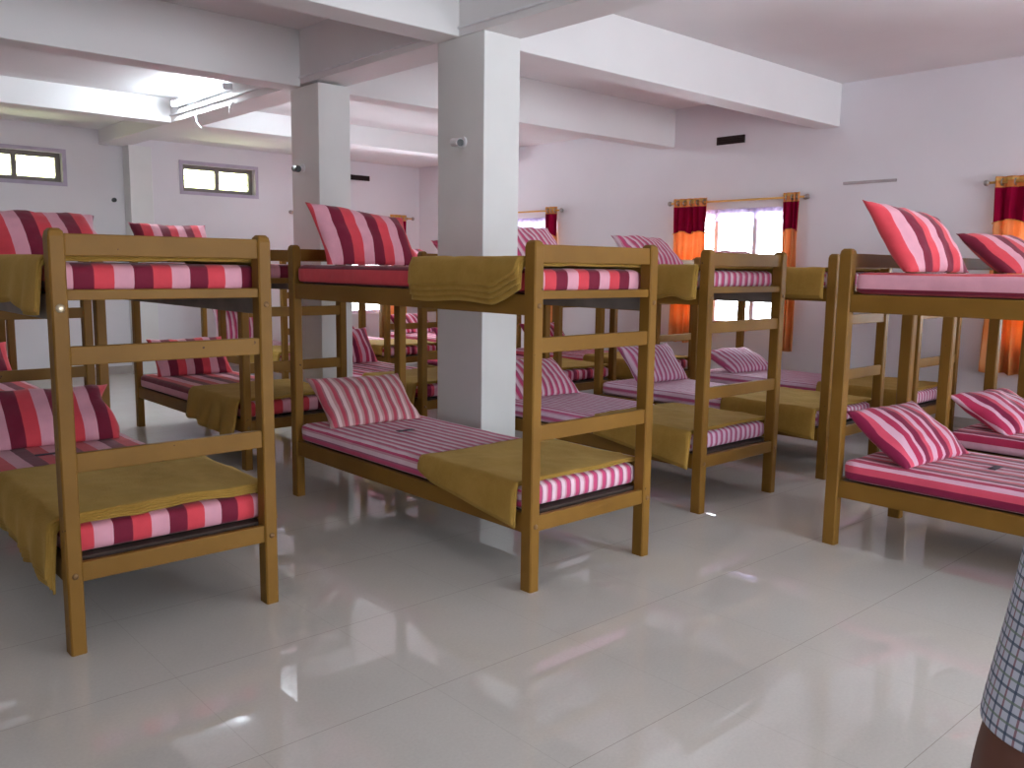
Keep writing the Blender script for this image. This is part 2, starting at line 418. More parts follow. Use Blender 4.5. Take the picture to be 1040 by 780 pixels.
# sheer net valance inside the window recess
def sheer(axis, c, u0, u1, z0, z1, label):
    bm = bmesh.new(); N = 90; g = []
    for i in range(N + 1):
        t = i / N; u = u0 + (u1 - u0) * t; d = 0.012 * math.sin(t * 95)
        g.append([bm.verts.new((c + d, u, z) if axis == 'x' else (u, c + d, z)) for z in (z1, z0 + 0.02 * abs(math.sin(t * 24)))])
    for i in range(N): bm.faces.new((g[i][0], g[i + 1][0], g[i + 1][1], g[i][1]))
    o = link('net_curtain', mesh('net', bm, M['sheer'], True))
    md = o.modifiers.new('t', 'SOLIDIFY'); md.thickness = 0.001
    tag(o, label, 'net curtain')
sheer('x', XR + 0.05, 4.92, 6.48, 1.98, 2.12, 'white net valance across top of the window behind middle beds')
sheer('x', XR + 0.05, 8.52, 10.08, 1.9, 2.12, 'white net valance in window just right of the near pillar')

# ------------------------------------------------------------------ fixtures
def vent(axis, loc, w, h, label):
    root = empty('air_vent', loc); tag(root, label, 'vent')
    bm = bmesh.new()
    a = (lambda x, y, z: (y, x, z)) if axis == 'x' else (lambda x, y, z: (x, y, z))
    def bb(p, q):
        p, q = a(*p), a(*q); box(bm, tuple(min(p[i], q[i]) for i in range(3)), tuple(max(p[i], q[i]) for i in range(3)))
    t = 0.012
    bb((-w / 2, -0.02, 0), (w / 2, 0, t)); bb((-w / 2, -0.02, h - t), (w / 2, 0, h)); bb((-w / 2, -0.02, t), (-w / 2 + t, 0, h - t)); bb((w / 2 - t, -0.02, t), (w / 2, 0, h - t))
    link('frame', mesh('f', bm, M['dark']), root)
    bm = bmesh.new(); bb((-w / 2 + t, -0.006, t), (w / 2 - t, 0, h - t)); link('backing', mesh('b', bm, M['dark']), root)
    bm = bmesh.new()
    for i in range(3): bb((-w / 2 + t, -0.016, t + (i + .3) * (h - 2 * t) / 3), (w / 2 - t, -0.006, t + (i + .55) * (h - 2 * t) / 3))
    link('slat', mesh('s', bm, M['dark']), root)
vent('x', (XR, 5.78, 2.83), 0.36, 0.085, 'dark slotted air vent high on right wall above middle window')
vent('y', (7.30, YB, 2.72), 0.44, 0.075, 'dark slotted air vent high on back wall right of far pillar')

def camera_unit(loc, ang, label, flip=1, dark=False):
    root = empty('security_camera', loc, 0); tag(root, label, 'security camera')
    bm = bmesh.new(); cyl(bm, (0, 0, 0), (-0.012, 0, 0), 0.035, 16); cyl(bm, (-0.012, 0, 0), (-0.05, 0, -0.005), 0.011, 10); link('mount', mesh('m', bm, M['white_plastic'], False), root)
    d = Vector((-0.12, -1.0 * flip, -0.12)).normalized(); p = Vector((-0.062, 0.03 * flip, -0.004))
    bm = bmesh.new(); cyl(bm, p, p + d * 0.085, 0.027, 18); link('housing', mesh('h', bm, M['black'] if dark else M['white_plastic'], False, 0.003, 1), root)
    bm = bmesh.new(); cyl(bm, p + d * 0.085, p + d * 0.092, 0.023, 18); link('lens', mesh('l', bm, M['black']), root)
camera_unit((3.585, 4.46, 2.225), 0, 'white bullet security camera on the near pillar')
camera_unit((3.585, 6.55, 2.215), 0, 'small dark security camera on the far pillar', 1, True)
# flush strip on right wall
bm = bmesh.new(); box(bm, (-0.02, -0.27, -0.014), (0, 0.27, 0.014)); 
o = link('batten_strip', mesh('strip', bm, M['white_plastic'], bevel=0.004)); o.location = (XR + 0.002, 4.15, 2.315)
o.data.materials[0] = plain('strip_grey', rgb(170, 160, 160), 0.5); tag(o, 'thin grey batten strip on right wall right of the middle curtain', 'batten')
bm = bmesh.new(); box(bm, (-0.018, -0.17, -0.01), (0, 0.17, 0.01))
o = link('wall_peg', mesh('peg', bm, M['black'])); bpy.data.objects.remove(o)
bm = bmesh.new(); cyl(bm, (0, 0, 0), (0, -0.03, 0), 0.028, 14); cyl(bm, (0, -0.03, 0), (0, -0.05, 0.0), 0.018, 12)
o = link('wall_hook', mesh('hook', bm, M['black'])); o.location = (3.73, YB, 2.21); tag(o, 'tiny black round hook on back wall left of the pilaster', 'hook')

# fluorescent tube on the long beam
def tube_light(x, y, z, side, label):
    root = empty('tube_light', (x, y, z), {-1: 0, 1: PI, 2: -PI / 2}[side]); tag(root, label, 'tube light')
    bm = bmesh.new(); box(bm, (-0.045, -0.63, -0.025), (0, 0.63, 0.035)); link('batten', mesh('b', bm, M['white_plastic'], bevel=0.004), root)
    bm = bmesh.new(); cyl(bm, (-0.075, -0.6, 0), (-0.075, 0.6, 0), 0.0135, 14); link('tube', mesh('t', bm, M['tube'], True), root)
    for s in (-1, 1):
        bm = bmesh.new(); box(bm, (-0.092, s * 0.615 - 0.018, -0.028), (-0.04, s * 0.615 + 0.018, 0.028)); link('lamp_holder', mesh('lh', bm, M['white_plastic'], bevel=0.004), root)
tube_light(GX0 + 0.002, 8.45, 3.03, -1, 'lit fluorescent tube on the long beam beyond far pillar, ceiling glowing around it')
tube_light(GX1 - 0.002, 8.1, 3.02, 1, 'lit tube on the hidden far side of the long beam beyond far pillar')
tube_light(GX1 - 0.002, -0.9, 3.08, 1, 'unseen fill tube added on the long beam behind the camera, outside the photo')  # extra tube out of view, added to brighten the front bay and its ceiling
def wire(name, pts, r, mat, label, cat):
    bm = bmesh.new()
    for a, b in zip(pts[:-1], pts[1:]): cyl(bm, a, b, r, 6)
    o = link(name, mesh(name, bm, mat))
    if cat: tag(o, label, cat)
    else: o.parent = bpy.data.objects['trim_7']
    return o
wire('hanging_wire', [(GX0 - .005, 8.62, 2.92), (GX0 - 0.03, 8.60, 2.86), (GX0 - 0.04, 8.56, 2.80), (GX0 - 0.02, 8.50, 2.74)], 0.007, M['white_plastic'], 'white loose wire dangling below the lit tube', 'wire')
wire('hanging_wire', [(GX0 - .005, 7.80, 2.9), (GX0 - 0.03, 7.82, 2.85), (GX0 - 0.02, 7.85, 2.80)], 0.010, M['white_plastic'], 'short white wire end under the long beam nearer the far pillar', 'wire')
wire('conduit_pipe', [(GX0 - 0.009, 4.74, 2.93), (GX0 - 0.009, 6.56, 2.93)], 0.010, M['white_plastic'], None, None)
wire('conduit_pipe', [(GX0 - 0.009, 6.80, 2.95), (GX0 - 0.009, 9.30, 2.95)], 0.010, M['white_plastic'], None, None)
wire('conduit_pipe', [(GX0 - 0.009, 0.5, 2.93), (GX0 - 0.009, 4.50, 2.93)], 0.010, M['white_plastic'], None, None)

# ------------------------------------------------------------------ bunk beds
W, L, HP = 0.771, 2.117, 1.553
PX, PY = 0.055, 0.07
def make_bed():
    root = empty('bunk_bed', (0, 0, 0))
    # post
    bm = bmesh.new()
    hx, hy = PX / 2, PY / 2
    secs = [(0, 1), (HP - 0.028, 1), (HP - 0.010, 0.86), (HP, 0.55)]
    rings = []
    for z, k in secs:
        c = 0.006
        pts = [(-hx + c, -hy), (hx - c, -hy), (hx, -hy + c), (hx, hy - c), (hx - c, hy), (-hx + c, hy), (-hx, hy - c), (-hx, -hy + c)]
        rings.append([bm.verts.new((x * k, y * k, z)) for x, y in pts])
    for a, b in zip(rings[:-1], rings[1:]):
        for i in range(8): bm.faces.new((a[i], a[(i + 1) % 8], b[(i + 1) % 8], b[i]))
    bm.faces.new(rings[0][::-1]); bm.faces.new(rings[-1])
    pm = mesh('post', bm, M['wood'])
    def boltmesh(mat, r):
        bm = bmesh.new(); bmesh.ops.create_uvsphere(bm, u_segments=10, v_segments=6, radius=r)
        for v in bm.verts: v.co.y *= 0.45
        return mesh('bolt', bm, mat, True)
    bo = boltmesh(M['bolt'], 0.012)
    for ix in (0, 1):
        for iy in (0, 1):
            p = link('post', pm, root, (ix * W, iy * L, 0))
            s = -1 if iy == 0 else 1
            for z in (0.30, 1.275): link('bolt', bo, p, (0, s * hy, z))
    # end rails: foot carries ladder rungs, head does not
    def rail(name, y, z0, z1, t=0.026, rough=0.0):
        bm = bmesh.new(); box(bm, (hx - 0.001, y - t / 2, z0), (W - hx + 0.001, y + t / 2, z1))
        return link(name, mesh(name, bm, M['wood'], bevel=0.004), root)
    rail('guard_rail', -0.012, 1.458, 1.536); rail('ladder_rung', -0.012, 1.070, 1.138); rail('ladder_rung', -0.012, 0.680, 0.752)
    rail('end_rail', -0.010, 1.302, 1.340); rail('end_rail', -0.012, 0.272, 0.345)
    rail('guard_rail', L + 0.010, 1.458, 1.530); rail('end_rail', L, 1.262, 1.335); rail('end_rail', L, 0.272, 0.345)
    for z0, z1 in ((1.232, 1.322), (0.262, 0.352)):
        for ix in (0, 1):
            x0 = -0.020 if ix == 0 else W - 0.006
            bm = bmesh.new(); box(bm, (x0, hy - 0.001, z0), (x0 + 0.026, L - hy + 0.001, z1))
            bm.faces.ensure_lookup_table()
            for f in bm.faces:
                f.normal_update()
                if (ix == 0 and f.calc_center_median().x > x0 + 0.02) or (ix == 1 and f.calc_center_median().x < x0 + 0.005): f.material_index = 1
            bmesh.ops.bevel(bm, geom=list(bm.edges), offset=0.003, segments=1, affect='EDGES')
            link('side_rail', mesh('side_rail', bm, [M['wood'], M['ply']]), root)
        bm = bmesh.new(); box(bm, (0.0065, hy, z1 - 0.022), (W - 0.0065, L - hy, z1 - 0.004))
        link('bed_board', mesh('board', bm, M['board']), root)
    return root
proto = make_bed()
BEDS = {  # key: (x, y, label)
 'A': (0.861, 3.345, 'large bunk bed at left front, foot ladder facing camera'),
 'C': (2.575, 2.717, 'bunk bed at centre front, before the near pillar'),
 'D': (4.201, 2.986, 'bunk bed directly right of near pillar, narrow pink striped sheets'),
 'D2': (5.586, 2.942, 'bunk bed in front row before the bright middle window, one in from wall'),
 'D3': (6.975, 2.950, 'bunk bed in front row nearest the right wall'),
 'E': (4.273, 0.062, 'bunk bed at right front, its side running off the frame edge'),
 'F': (5.620, 0.062, 'bunk bed at right edge just behind the right front one'),
 'G': (7.060, 0.062, 'bunk bed at far right edge beside the right wall'),
 'B1': (0.985, 6.150, 'dark bunk bed seen through the left front bed at left edge'),
 'B2': (2.630, 5.680, 'bunk bed behind left front one, left of far pillar'),
 'B3': (4.150, 5.680, 'bunk bed between the two pillars in the second row'),
 'B4': (5.700, 5.680, 'second-row bunk bed just right of the near pillar'),
 'B5': (7.000, 5.680, 'second-row bunk bed nearest the right wall by orange curtain'),
 'C1': (0.985, 8.600, 'distant third-row bunk bed at left edge'),
 'C3': (4.420, 8.550, 'third-row bunk bed seen left of the far pillar'),
 'C4': (5.770, 8.600, 'third-row bunk bed seen between the pillars before back window'),
 'C5': (7.100, 8.600, 'third-row bunk bed in the corner of back and right walls'),
}
ROOTS = {}
for i, (k, (x, y, lab)) in enumerate(BEDS.items()):
    r = proto if i == 0 else tree(proto)
    r.location = (x, y, 0); tag(r, lab, 'bunk bed', 'brown wooden bunk beds in rows'); ROOTS[k] = r
# left front bed has bare grey upper side rails and bright bolts
bb = bmesh.new(); bmesh.ops.create_uvsphere(bb, u_segments=12, v_segments=8, radius=0.016)
for v in bb.verts: v.co.y *= 0.5
bbm = mesh('bolt_bright', bb, M['bolt_bright'], True)
for ch in ROOTS['A'].children:
    if ch.name.startswith('side_rail') and ch.bound_box[0][2] > 1:
        ch.data = ch.data.copy(); ch.data.materials[0] = M['ply']; ch['label'] = 'bare grey side rail'
    if ch.name.startswith('post') and ch.location.x < .1 and ch.location.y < .1:
        for b in ch.children:
            if b.location.z > 1: b.data = bbm; b['label'] = 'bright metal bolt'

# ------------------------------------------------------------------ bedding
ZU, ZLo, MT = 1.325, 0.355, 0.108
def mattress_mesh(mat, seed, off, flip=1):
    MW, ML = W + 0.028, L - 2 * (PY / 2) - 0.02
    nx, ny, nz = 22, 56, 5
    bm = bmesh.new(); bmesh.ops.create_cube(bm, size=2.0)
    es = {0: [], 1: [], 2: []}
    for e in bm.edges:
        d = e.verts[0].co - e.verts[1].co; es[max(range(3), key=lambda i: abs(d[i]))].append(e)
    for ax, n in ((0, nx), (1, ny), (2, nz)):
        ed = [e for e in bm.edges if max(range(3), key=lambda i: abs((e.verts[0].co - e.verts[1].co)[i])) == ax]
        bmesh.ops.subdivide_edges(bm, edges=ed, cuts=n, use_grid_fill=True)
    h = Vector((MW / 2, ML / 2, MT / 2)); R = 0.034
    uvl = bm.loops.layers.uv.new('UVMap')
    for v in bm.verts:
        p = Vector((v.co.x * h.x, v.co.y * h.y, v.co.z * h.z))
        inner = Vector([max(-h[i] + R, min(h[i] - R, p[i])) for i in range(3)])
        d = p - inner
        if d.length > 1e-6: p = inner + d.normalized() * R
        q = p * 6 + Vector((seed * 3.1, seed * 1.7, 0))
        if p.z > -h.z + 0.02:
            p.z += 0.003 * noise.noise(q) + 0.002 * noise.noise(q * 3)
            p.x += 0.004 * noise.noise(q * 1.5 + Vector((5, 5, 5))) * (1 if abs(p.x) > h.x - .05 else 0)
            p.y += 0.004 * noise.noise(q * 1.8 + Vector((9, 5, 5)))
        v.co = p
    for f in bm.faces:
        f.normal_update()
        side = abs(f.normal.x) > 0.7
        for lp in f.loops:
            c = lp.vert.co
            u = c.x if not side else math.copysign(MW / 2 + (h.z - c.z) * 0.9, c.x)
            lp[uvl].uv = (u * flip + off + 10, c.y)
    bmesh.ops.recalc_face_normals(bm, faces=bm.faces)
    me = bpy.data.meshes.new('mattress'); bm.to_mesh(me); bm.free(); me.materials.append(M[mat])
    for p in me.polygons: p.use_smooth = True
    return me
MM = {}
for mt, off in (('wide', 0.02), ('wide2', 0.0), ('narrow', 0.0), ('narrow_soft', 0.0)):
    for s in (0, 1): MM[mt, s] = mattress_mesh(mt, s + 1, off + s * 0.07)
MSP = {('C', 1): mattress_mesh('wide', 3, -0.122 + 0.213, -1), ('E', 1): mattress_mesh('wide', 4, -0.035 + .213, -1), ('A', 1): mattress_mesh('wide', 5, 0.115)}
def patch(name, parent, loc, sx, sy, rot=(0, 0, 0)):
    bm = bmesh.new(); box(bm, (-sx / 2, -sy / 2, 0), (sx / 2, sy / 2, 0.0025))
    o = link(name, mesh(name, bm, M['tag']), parent, loc); o.rotation_euler = rot; o['label'] = 'small dark printed maker patch'; return o

def pillow_mesh(mat, seed, off, w=0.67, h=0.445, t=0.18, slump=0.0, crumple=0.0):
    bm = bmesh.new(); nx, ny = 34, 24; uvl = bm.loops.layers.uv.new('UVMap')
    top, bot = {}, {}
    rnd = random.Random(seed); s = Vector((seed * 2.3, seed * 1.1, 0))
    for i in range(nx + 1):
        for j in range(ny + 1):
            a, b = -1 + 2 * i / nx, -1 + 2 * j / ny
            ex = 1 - 0.075 * (1 - b * b); ey = 1 - (0.10 if b > 0 else 0.04) * (1 - a * a)
            x, y = a * w / 2 * ex, b * h / 2 * ey
            e = max(0.0, (1 - abs(a) ** 2.6) * (1 - abs(b) ** 2.4)) ** 0.55
            th = t / 2 * e
            if b > 0: y -= slump * h * 0.5 * b * (0.5 + 0.5 * a) ** 1.3
            if crumple:
                k = max(0.0, a - 0.55) / 0.45
                x -= crumple * k * k * (0.6 + 0.4 * math.sin(4 * b)); th += crumple * 0.5 * k * e
            q = Vector((x, y, 0)) * 9 + s
            wr = 0.011 * noise.noise(q) + 0.004 * noise.noise(q * 2.7)
            crease = 0.004 * math.sin(14 * a + 5 * b + seed) * (1 - e) * min(1, e * 4)
            edge = (i in (0, nx) or j in (0, ny))
            sag = 0.012 * noise.noise(Vector((a * 1.3, b * 1.3, seed)))
            vt = bm.verts.new((x, y, th + (wr + crease) * (0 if edge else 1) + sag)); top[i, j] = vt
            if edge: bot[i, j] = vt
            else: bot[i, j] = bm.verts.new((x, y, -th * 0.9 + wr * 0.5 + sag))
    for i in range(nx):
        for j in range(ny):
            for g, fl in ((top, False), (bot, True)):
                vs = [g[i, j], g[i + 1, j], g[i + 1, j + 1], g[i, j + 1]]
                if fl: vs.reverse()
                f = bm.faces.new(vs); f.smooth = True
                for lp in f.loops: lp[uvl].uv = (lp.vert.co.x + off + 10, lp.vert.co.y)
    me = bpy.data.meshes.new('pillow'); bm.to_mesh(me); bm.free(); me.materials.append(M[mat]); return me
PM = {}
for mt in ('wide', 'wide2', 'narrow', 'narrow_soft'):
    for s in (0, 1): PM[mt, s] = pillow_mesh(mt, s * 3 + len(mt), 0.03 + s * 0.09)

def blanket_mesh(seed, y0, y1, hl, hr, layers=2, flare=0.02, ruffle=0.0, gap=0.011, roll=0.0, xr=None, fl=0.0, fr_=0.0, hem=0.012):
    """origin: bed corner post foot-left, z = mattress top. hl/hr(v): hang length; v 0 foot .. 1 head side"""
    bm = bmesh.new()
    xl, xrr = -0.026, (W + 0.026 if xr is None else xr)
    for ly in range(layers):
        ins = 0.010 * ly
        Ns, Nv = 70, 34; grid = []
        k = ly
        for j in range(Nv + 1):
            v = j / Nv; row = []
            a, b = hl(v), hr(v)
            a = max(0.0, a - hem * k) if a > 0 else a; b = max(0.0, b - 0.010 * k) if b > 0 else b
            tot = a + (xrr - xl) + b
            for i in range(Ns + 1):
                s = -a + tot * i / Ns
                off = gap * (ly + 1)
                yy = y0 + (y1 - y0) * v + 0.006 * math.sin(7 * s + seed + ly) + 0.004 * (ly - 1)
                n1 = noise.noise(Vector((s * 5, yy * 5, seed * 2.0 + ly * .1))); n2 = noise.noise(Vector((s * 16, yy * 16, seed * 3.0)))
                r = 0.022
                if s < 0:
                    d = -s; x, z = xl - off * 0.9, -d
                    if d < r: x = xl - off * .9 + r * (1 - math.sin(d / r * PI / 2)) ; z = -r * (1 - math.cos(d / r * PI / 2)) + off * (1 - d / r)
                    f = min(1.0, d / 0.25)
                    x -= flare * d * 3 + (ruffle * (0.5 + 0.5 * math.sin(v * 26 + seed + 2 * n1)) * f) + 0.006 * n1 * f
                    yy += fl * d
                elif s > xrr - xl:
                    d = s - (xrr - xl); x, z = xrr + off * 0.9, -d
                    if d < r: x = xrr + off * .9 - r * (1 - math.sin(d / r * PI / 2)); z = -r * (1 - math.cos(d / r * PI / 2)) + off * (1 - d / r)
                    f = min(1.0, d / 0.25); x += flare * d * 3 + ruffle * (0.5 + 0.5 * math.sin(v * 22 + seed)) * f + 0.006 * n1 * f
                    yy += fr_ * d
                else:
                    x = xl + s; z = off
                    ed = min(s, xrr - xl - s)
                    if ed < r: x = (xl - off * .9 + r + (ed) * 0 if s < r else x); x = xl + s
                z2 = 0.006 + (0.008 * n1 + 0.003 * n2 if 0 <= s <= xrr - xl else 0)
                row.append(bm.verts.new((x, yy, z + z2)))
            grid.append(row)
        for j in range(Nv):
            for i in range(Ns):
                f = bm.faces.new((grid[j][i], grid[j][i + 1], grid[j + 1][i + 1], grid[j + 1][i])); f.smooth = True
    bmesh.ops.recalc_face_normals(bm, faces=bm.faces)
    me = bpy.data.meshes.new('blanket'); bm.to_mesh(me); bm.free(); me.materials.append(M['fleece'])
    return me
def add_blanket(k, up, me, label):
    x, y, _ = BEDS[k]
    o = link('blanket', me, None, (x, y, (ZU if up else ZLo) + MT + 0.001))
    md = o.modifiers.new('t', 'SOLIDIFY'); md.thickness = 0.009; md.offset = 0.0
    tag(o, label, 'blanket', 'folded mustard blankets on the bunks'); return o

# bedding table: upper sheet, lower sheet
SHEET = {'A': ('wide', 'wide'), 'C': ('wide', 'narrow'), 'D': ('narrow', 'narrow_soft'), 'D2': ('narrow', 'narrow_soft'), 'D3': ('narrow', 'narrow_soft'),
         'E': ('wide', 'wide2'), 'F': ('wide', 'wide2'), 'G': ('wide', 'wide2'), 'B1': ('wide', 'wide'), 'B2': ('wide', 'wide'), 'B3': ('wide', 'wide2'),
         'B4': ('wide', 'wide2'), 'B5': ('wide', 'wide2'), 'C1': ('wide', 'wide'), 'C3': ('narrow', 'narrow'), 'C4': ('wide', 'wide2'), 'C5': ('wide', 'wide2')}
WHERE = {'A': 'large left front bed', 'C': 'centre front bed', 'D': 'bed right of the near pillar', 'D2': 'front-row bed before the middle window',
         'D3': 'front-row bed nearest right wall', 'E': 'right front bed', 'F': 'bed behind the right front one', 'G': 'bed at far right edge',
         'B1': 'dark bed beyond the left front one', 'B2': 'bed left of far pillar', 'B3': 'second-row bed between the pillars',
         'B4': 'second-row bed right of near pillar', 'B5': 'second-row bed by the orange curtain', 'C1': 'distant bed at left edge',
         'C3': 'third-row bed left of far pillar', 'C4': 'third-row bed before back window', 'C5': 'third-row bed in the far corner'}
PAT = {'wide': 'wide red-striped', 'wide2': 'bold magenta-striped', 'narrow': 'narrow pink-striped', 'narrow_soft': 'thin pink-striped'}
HIDE = set()
for k, (x, y, _) in BEDS.items():
    for up in (0, 1):
        mt = SHEET[k][0 if up else 1]
        if (k, up, 'm') in HIDE: continue
        s = (len(k) + ord(k[0]) + up) % 2
        o = link('mattress', MSP.get((k, up)) or MM[mt, s], None, (x + W / 2, y + L / 2, (ZU if up else ZLo) + MT / 2))
        tag(o, '%s mattress on %s bunk of %s' % (PAT[mt], 'upper' if up else 'lower', WHERE[k]), 'mattress', 'striped mattresses on the bunks')
        if (k, up) in (('C', 0), ('E', 0), ('A', 0)):
            lx, ly = {'C': (-0.02, 0.42), 'E': (0.03, 0.42), 'A': (-0.10, 0.38)}[k]
            patch('maker_patch', o, (lx, ly, MT / 2 + 0.002), 0.11, 0.035)

# pillows: (dx of centre from bed centre, y of lower edge from head, tilt deg, yaw deg, roll deg, seed)
PIL = {
 ('A', 1): (0.05, 0.40, 40, 3, 0, 0), ('A', 0): (0.04, 0.46, 42, -2, 0, 1),
 ('C', 1): (-0.03, 0.34, 58, 0, 0, 0), ('C', 0): (-0.01, 0.34, 42, -2, 0, 0),
 ('D', 1): (0.02, 0.34, 50, 4, 0, 0), ('D', 0): (0.02, 0.43, 36, -3, 0, 1),
 ('D2', 1): (0.0, 0.36, 42, 0, 0, 1), ('D2', 0): (0.06, 0.38, 48, -3, 0, 0),
 ('D3', 1): (0.02, 0.42, 20, -4, 0, 0), ('D3', 0): (0.0, 0.44, 24, -6, 0, 1),
 ('E', 1): (-0.06, 0.32, 56, -3, 0, 1), ('E', 0): (-0.02, 0.38, 36, -5, 0, 0),
 ('F', 1): (0.0, 0.34, 36, -6, 0, 0), ('F', 0): (0.02, 0.40, 28, -8, 0, 1),
 ('G', 1): (0, 0.38, 40, 0, 0, 1), ('G', 0): (0, 0.38, 30, 0, 0, 0),
 ('B2', 1): (-0.12, 0.33, 56, 0, 0, 1), ('B2', 0): (0.0, 0.34, 48, -3, 0, 0),
 ('B3', 0): (0.02, 0.36, 55, 0, 0, 0), ('C3', 0): (0.0, 0.22, 78, 0, 0, 1),
}
PSP = {('C', 1): pillow_mesh('wide', 21, 0.032, h=0.475, slump=0.34), ('E', 1): pillow_mesh('wide', 23, 0.204, h=0.475, slump=0.34),
       ('F', 1): pillow_mesh('wide', 24, 0.16, slump=0.15), ('C', 0): pillow_mesh('narrow_rose', 12, 0.0, slump=0.08),
       ('A', 0): pillow_mesh('wide', 26, 0.05, slump=0.05, crumple=0.06), ('A', 1): pillow_mesh('wide', 27, 0.13, slump=-0.02, crumple=0.03)}
def place_pillow(k, up):
    x, y, _ = BEDS[k]; mt = SHEET[k][0 if up else 1]
    dx, yb, tilt, yaw, roll, s = PIL.get((k, up), (0.0, 0.38, 35 + (ord(k[0]) * 7 + up * 11) % 15, (ord(k[-1]) % 5) - 2, 0, up))
    if mt == 'narrow_soft' and k == 'D': mt = 'narrow'
    me = PSP.get((k, up)) or PM[mt, s]
    tr = math.radians(tilt)
    R = Matrix.Rotation(math.radians(yaw), 4, 'Z') @ Matrix.Rotation(tr, 4, 'X') @ Matrix.Rotation(math.radians(roll), 4, 'Z')
    zs = [(R @ v.co).z for v in me.vertices]; mz = min(zs)
    base = (ZU if up else ZLo) + MT
    cy = y + L - yb + math.cos(tr) * 0.20
    me = me.copy(); sink = 0.035; zo = base - mz + 0.005 - sink; Ri = R.inverted()
    for v in me.vertices:                      # the underside settles flat on the mattress
        q = R @ v.co; lim = mz + sink + 0.0005
        if q.z < lim:
            q.z = lim + 0.0008 * (q.z - mz) / sink; v.co = Ri @ q
    o = link('pillow', me, None, (x + W / 2 + dx, cy, zo))
    o.rotation_euler = R.to_euler()
    tag(o, '%s pillow on %s bunk of %s' % (PAT[mt], 'upper' if up else 'lower', WHERE[k]), 'pillow', 'striped pillows on the bunks')
    if (k, up) in (('E', 1), ('C', 1), ('A', 1), ('B2', 1)):
        patch('maker_patch', o, (-0.05 if k != 'A' else -.2, 0.15, 0.036), 0.10, 0.028)
    return o
for k in BEDS:
    for up in (0, 1):
        if (k, up, 'p') not in HIDE: place_pillow(k, up)

lin = lambda a, b: (lambda v: a + (b - a) * v)
def bump_(a, b, amp, f, ph=0): return lambda v: a + (b - a) * v + amp * math.sin(f * v + ph)
BL = 'mustard fleece blanket '
add_blanket('C', 0, blanket_mesh(1, 0.055, 0.78, lambda v: 0.185 - 0.10 * v if v < .85 else 0.10 - 0.25 * (v - .85), lambda v: 0.13 + 0.05 * (1 - v), 2, 0.03, 0.0, 0.008), BL + 'folded over foot of lower bunk of centre front bed')
add_blanket('C', 1, blanket_mesh(2, 0.04, 0.83, lambda v: 0.165 - 0.07 * max(0, 1 - v / .22) ** 1 + .006 * math.sin(9 * v), lambda v: 0.15, 4, 0.015, 0.008, 0.010, hem=0.026), BL + 'in thick folds over upper bunk side of centre front bed')
add_blanket('A', 0, blanket_mesh(3, 0.05, 0.95, lambda v: 0.25 - 0.09 * v + 0.012 * math.sin(17 * v), lambda v: 0.16 - .05 * v, 4, 0.008, 0.026, 0.009, hem=0.02), BL + 'bunched over lower bunk side of large left front bed')
add_blanket('A', 1, blanket_mesh(4, 0.05, 0.85, lambda v: 0.19 - 0.05 * v + 0.012 * math.sin(11 * v), lambda v: 0.17 - 0.06 * v, 2, 0.03, 0.02, 0.008), BL + 'hanging over upper bunk side of large left front bed')
add_blanket('D', 0, blanket_mesh(5, 0.055, 0.82, lambda v: 0.21 - 0.10 * v, lambda v: 0.12, 2, 0.03, 0.0, 0.008), BL + 'over foot of lower bunk of bed right of near pillar')
add_blanket('D', 1, blanket_mesh(6, 0.045, 0.70, lambda v: 0.17 + 0.01 * math.sin(18 * v), lambda v: 0.12, 2, 0.03, 0.01, 0.010), BL + 'over upper bunk of bed right of near pillar')
add_blanket('D2', 0, blanket_mesh(7, 0.055, 0.82, lambda v: 0.20 - 0.06 * v, lambda v: 0.12, 2, 0.03, 0.0, 0.008), BL + 'over foot of lower bunk of front-row bed before the window')
add_blanket('D2', 1, blanket_mesh(8, 0.05, 0.72, lambda v: 0.19, lambda v: 0.12, 2, 0.02, 0.0, 0.008), BL + 'over upper bunk of front-row bed before the window')
add_blanket('D3', 0, blanket_mesh(9, 0.055, 0.80, lambda v: 0.18, lambda v: 0.10, 2, 0.03, 0.0, 0.008), BL + 'over lower bunk of front-row bed nearest right wall')
add_blanket('B2', 0, blanket_mesh(10, 0.055, 0.90, lambda v: 0.26 - 0.06 * v + .01 * math.sin(14 * v), lambda v: 0.14, 2, 0.05, 0.03, 0.008), BL + 'draped over lower bunk of bed left of far pillar')
add_blanket('B3', 0, blanket_mesh(11, 0.055, 0.85, lambda v: 0.26 - 0.05 * v, lambda v: 0.14, 2, 0.05, 0.02, 0.008), BL + 'over lower bunk of second-row bed between the pillars')
add_blanket('B4', 0, blanket_mesh(12, 0.055, 0.95, lambda v: 0.08, lambda v: 0.12, 2, 0.03, 0.01, 0.008), BL + 'over lower bunk of second-row bed right of near pillar')
add_blanket('B5', 0, blanket_mesh(13, 0.055, 0.85, lambda v: 0.18, lambda v: 0.08, 2, 0.03, 0.01, 0.008), BL + 'over lower bunk of second-row bed by the orange curtain')
add_blanket('C3', 0, blanket_mesh(14, 0.055, 0.80, lambda v: 0.20, lambda v: 0.10, 2, 0.03, 0.01, 0.008), BL + 'over lower bunk of third-row bed left of far pillar')
add_blanket('C4', 0, blanket_mesh(15, 0.055, 0.80, lambda v: 0.10, lambda v: 0.10, 2, 0.03, 0.01, 0.008), BL + 'over lower bunk of third-row bed before the back window')

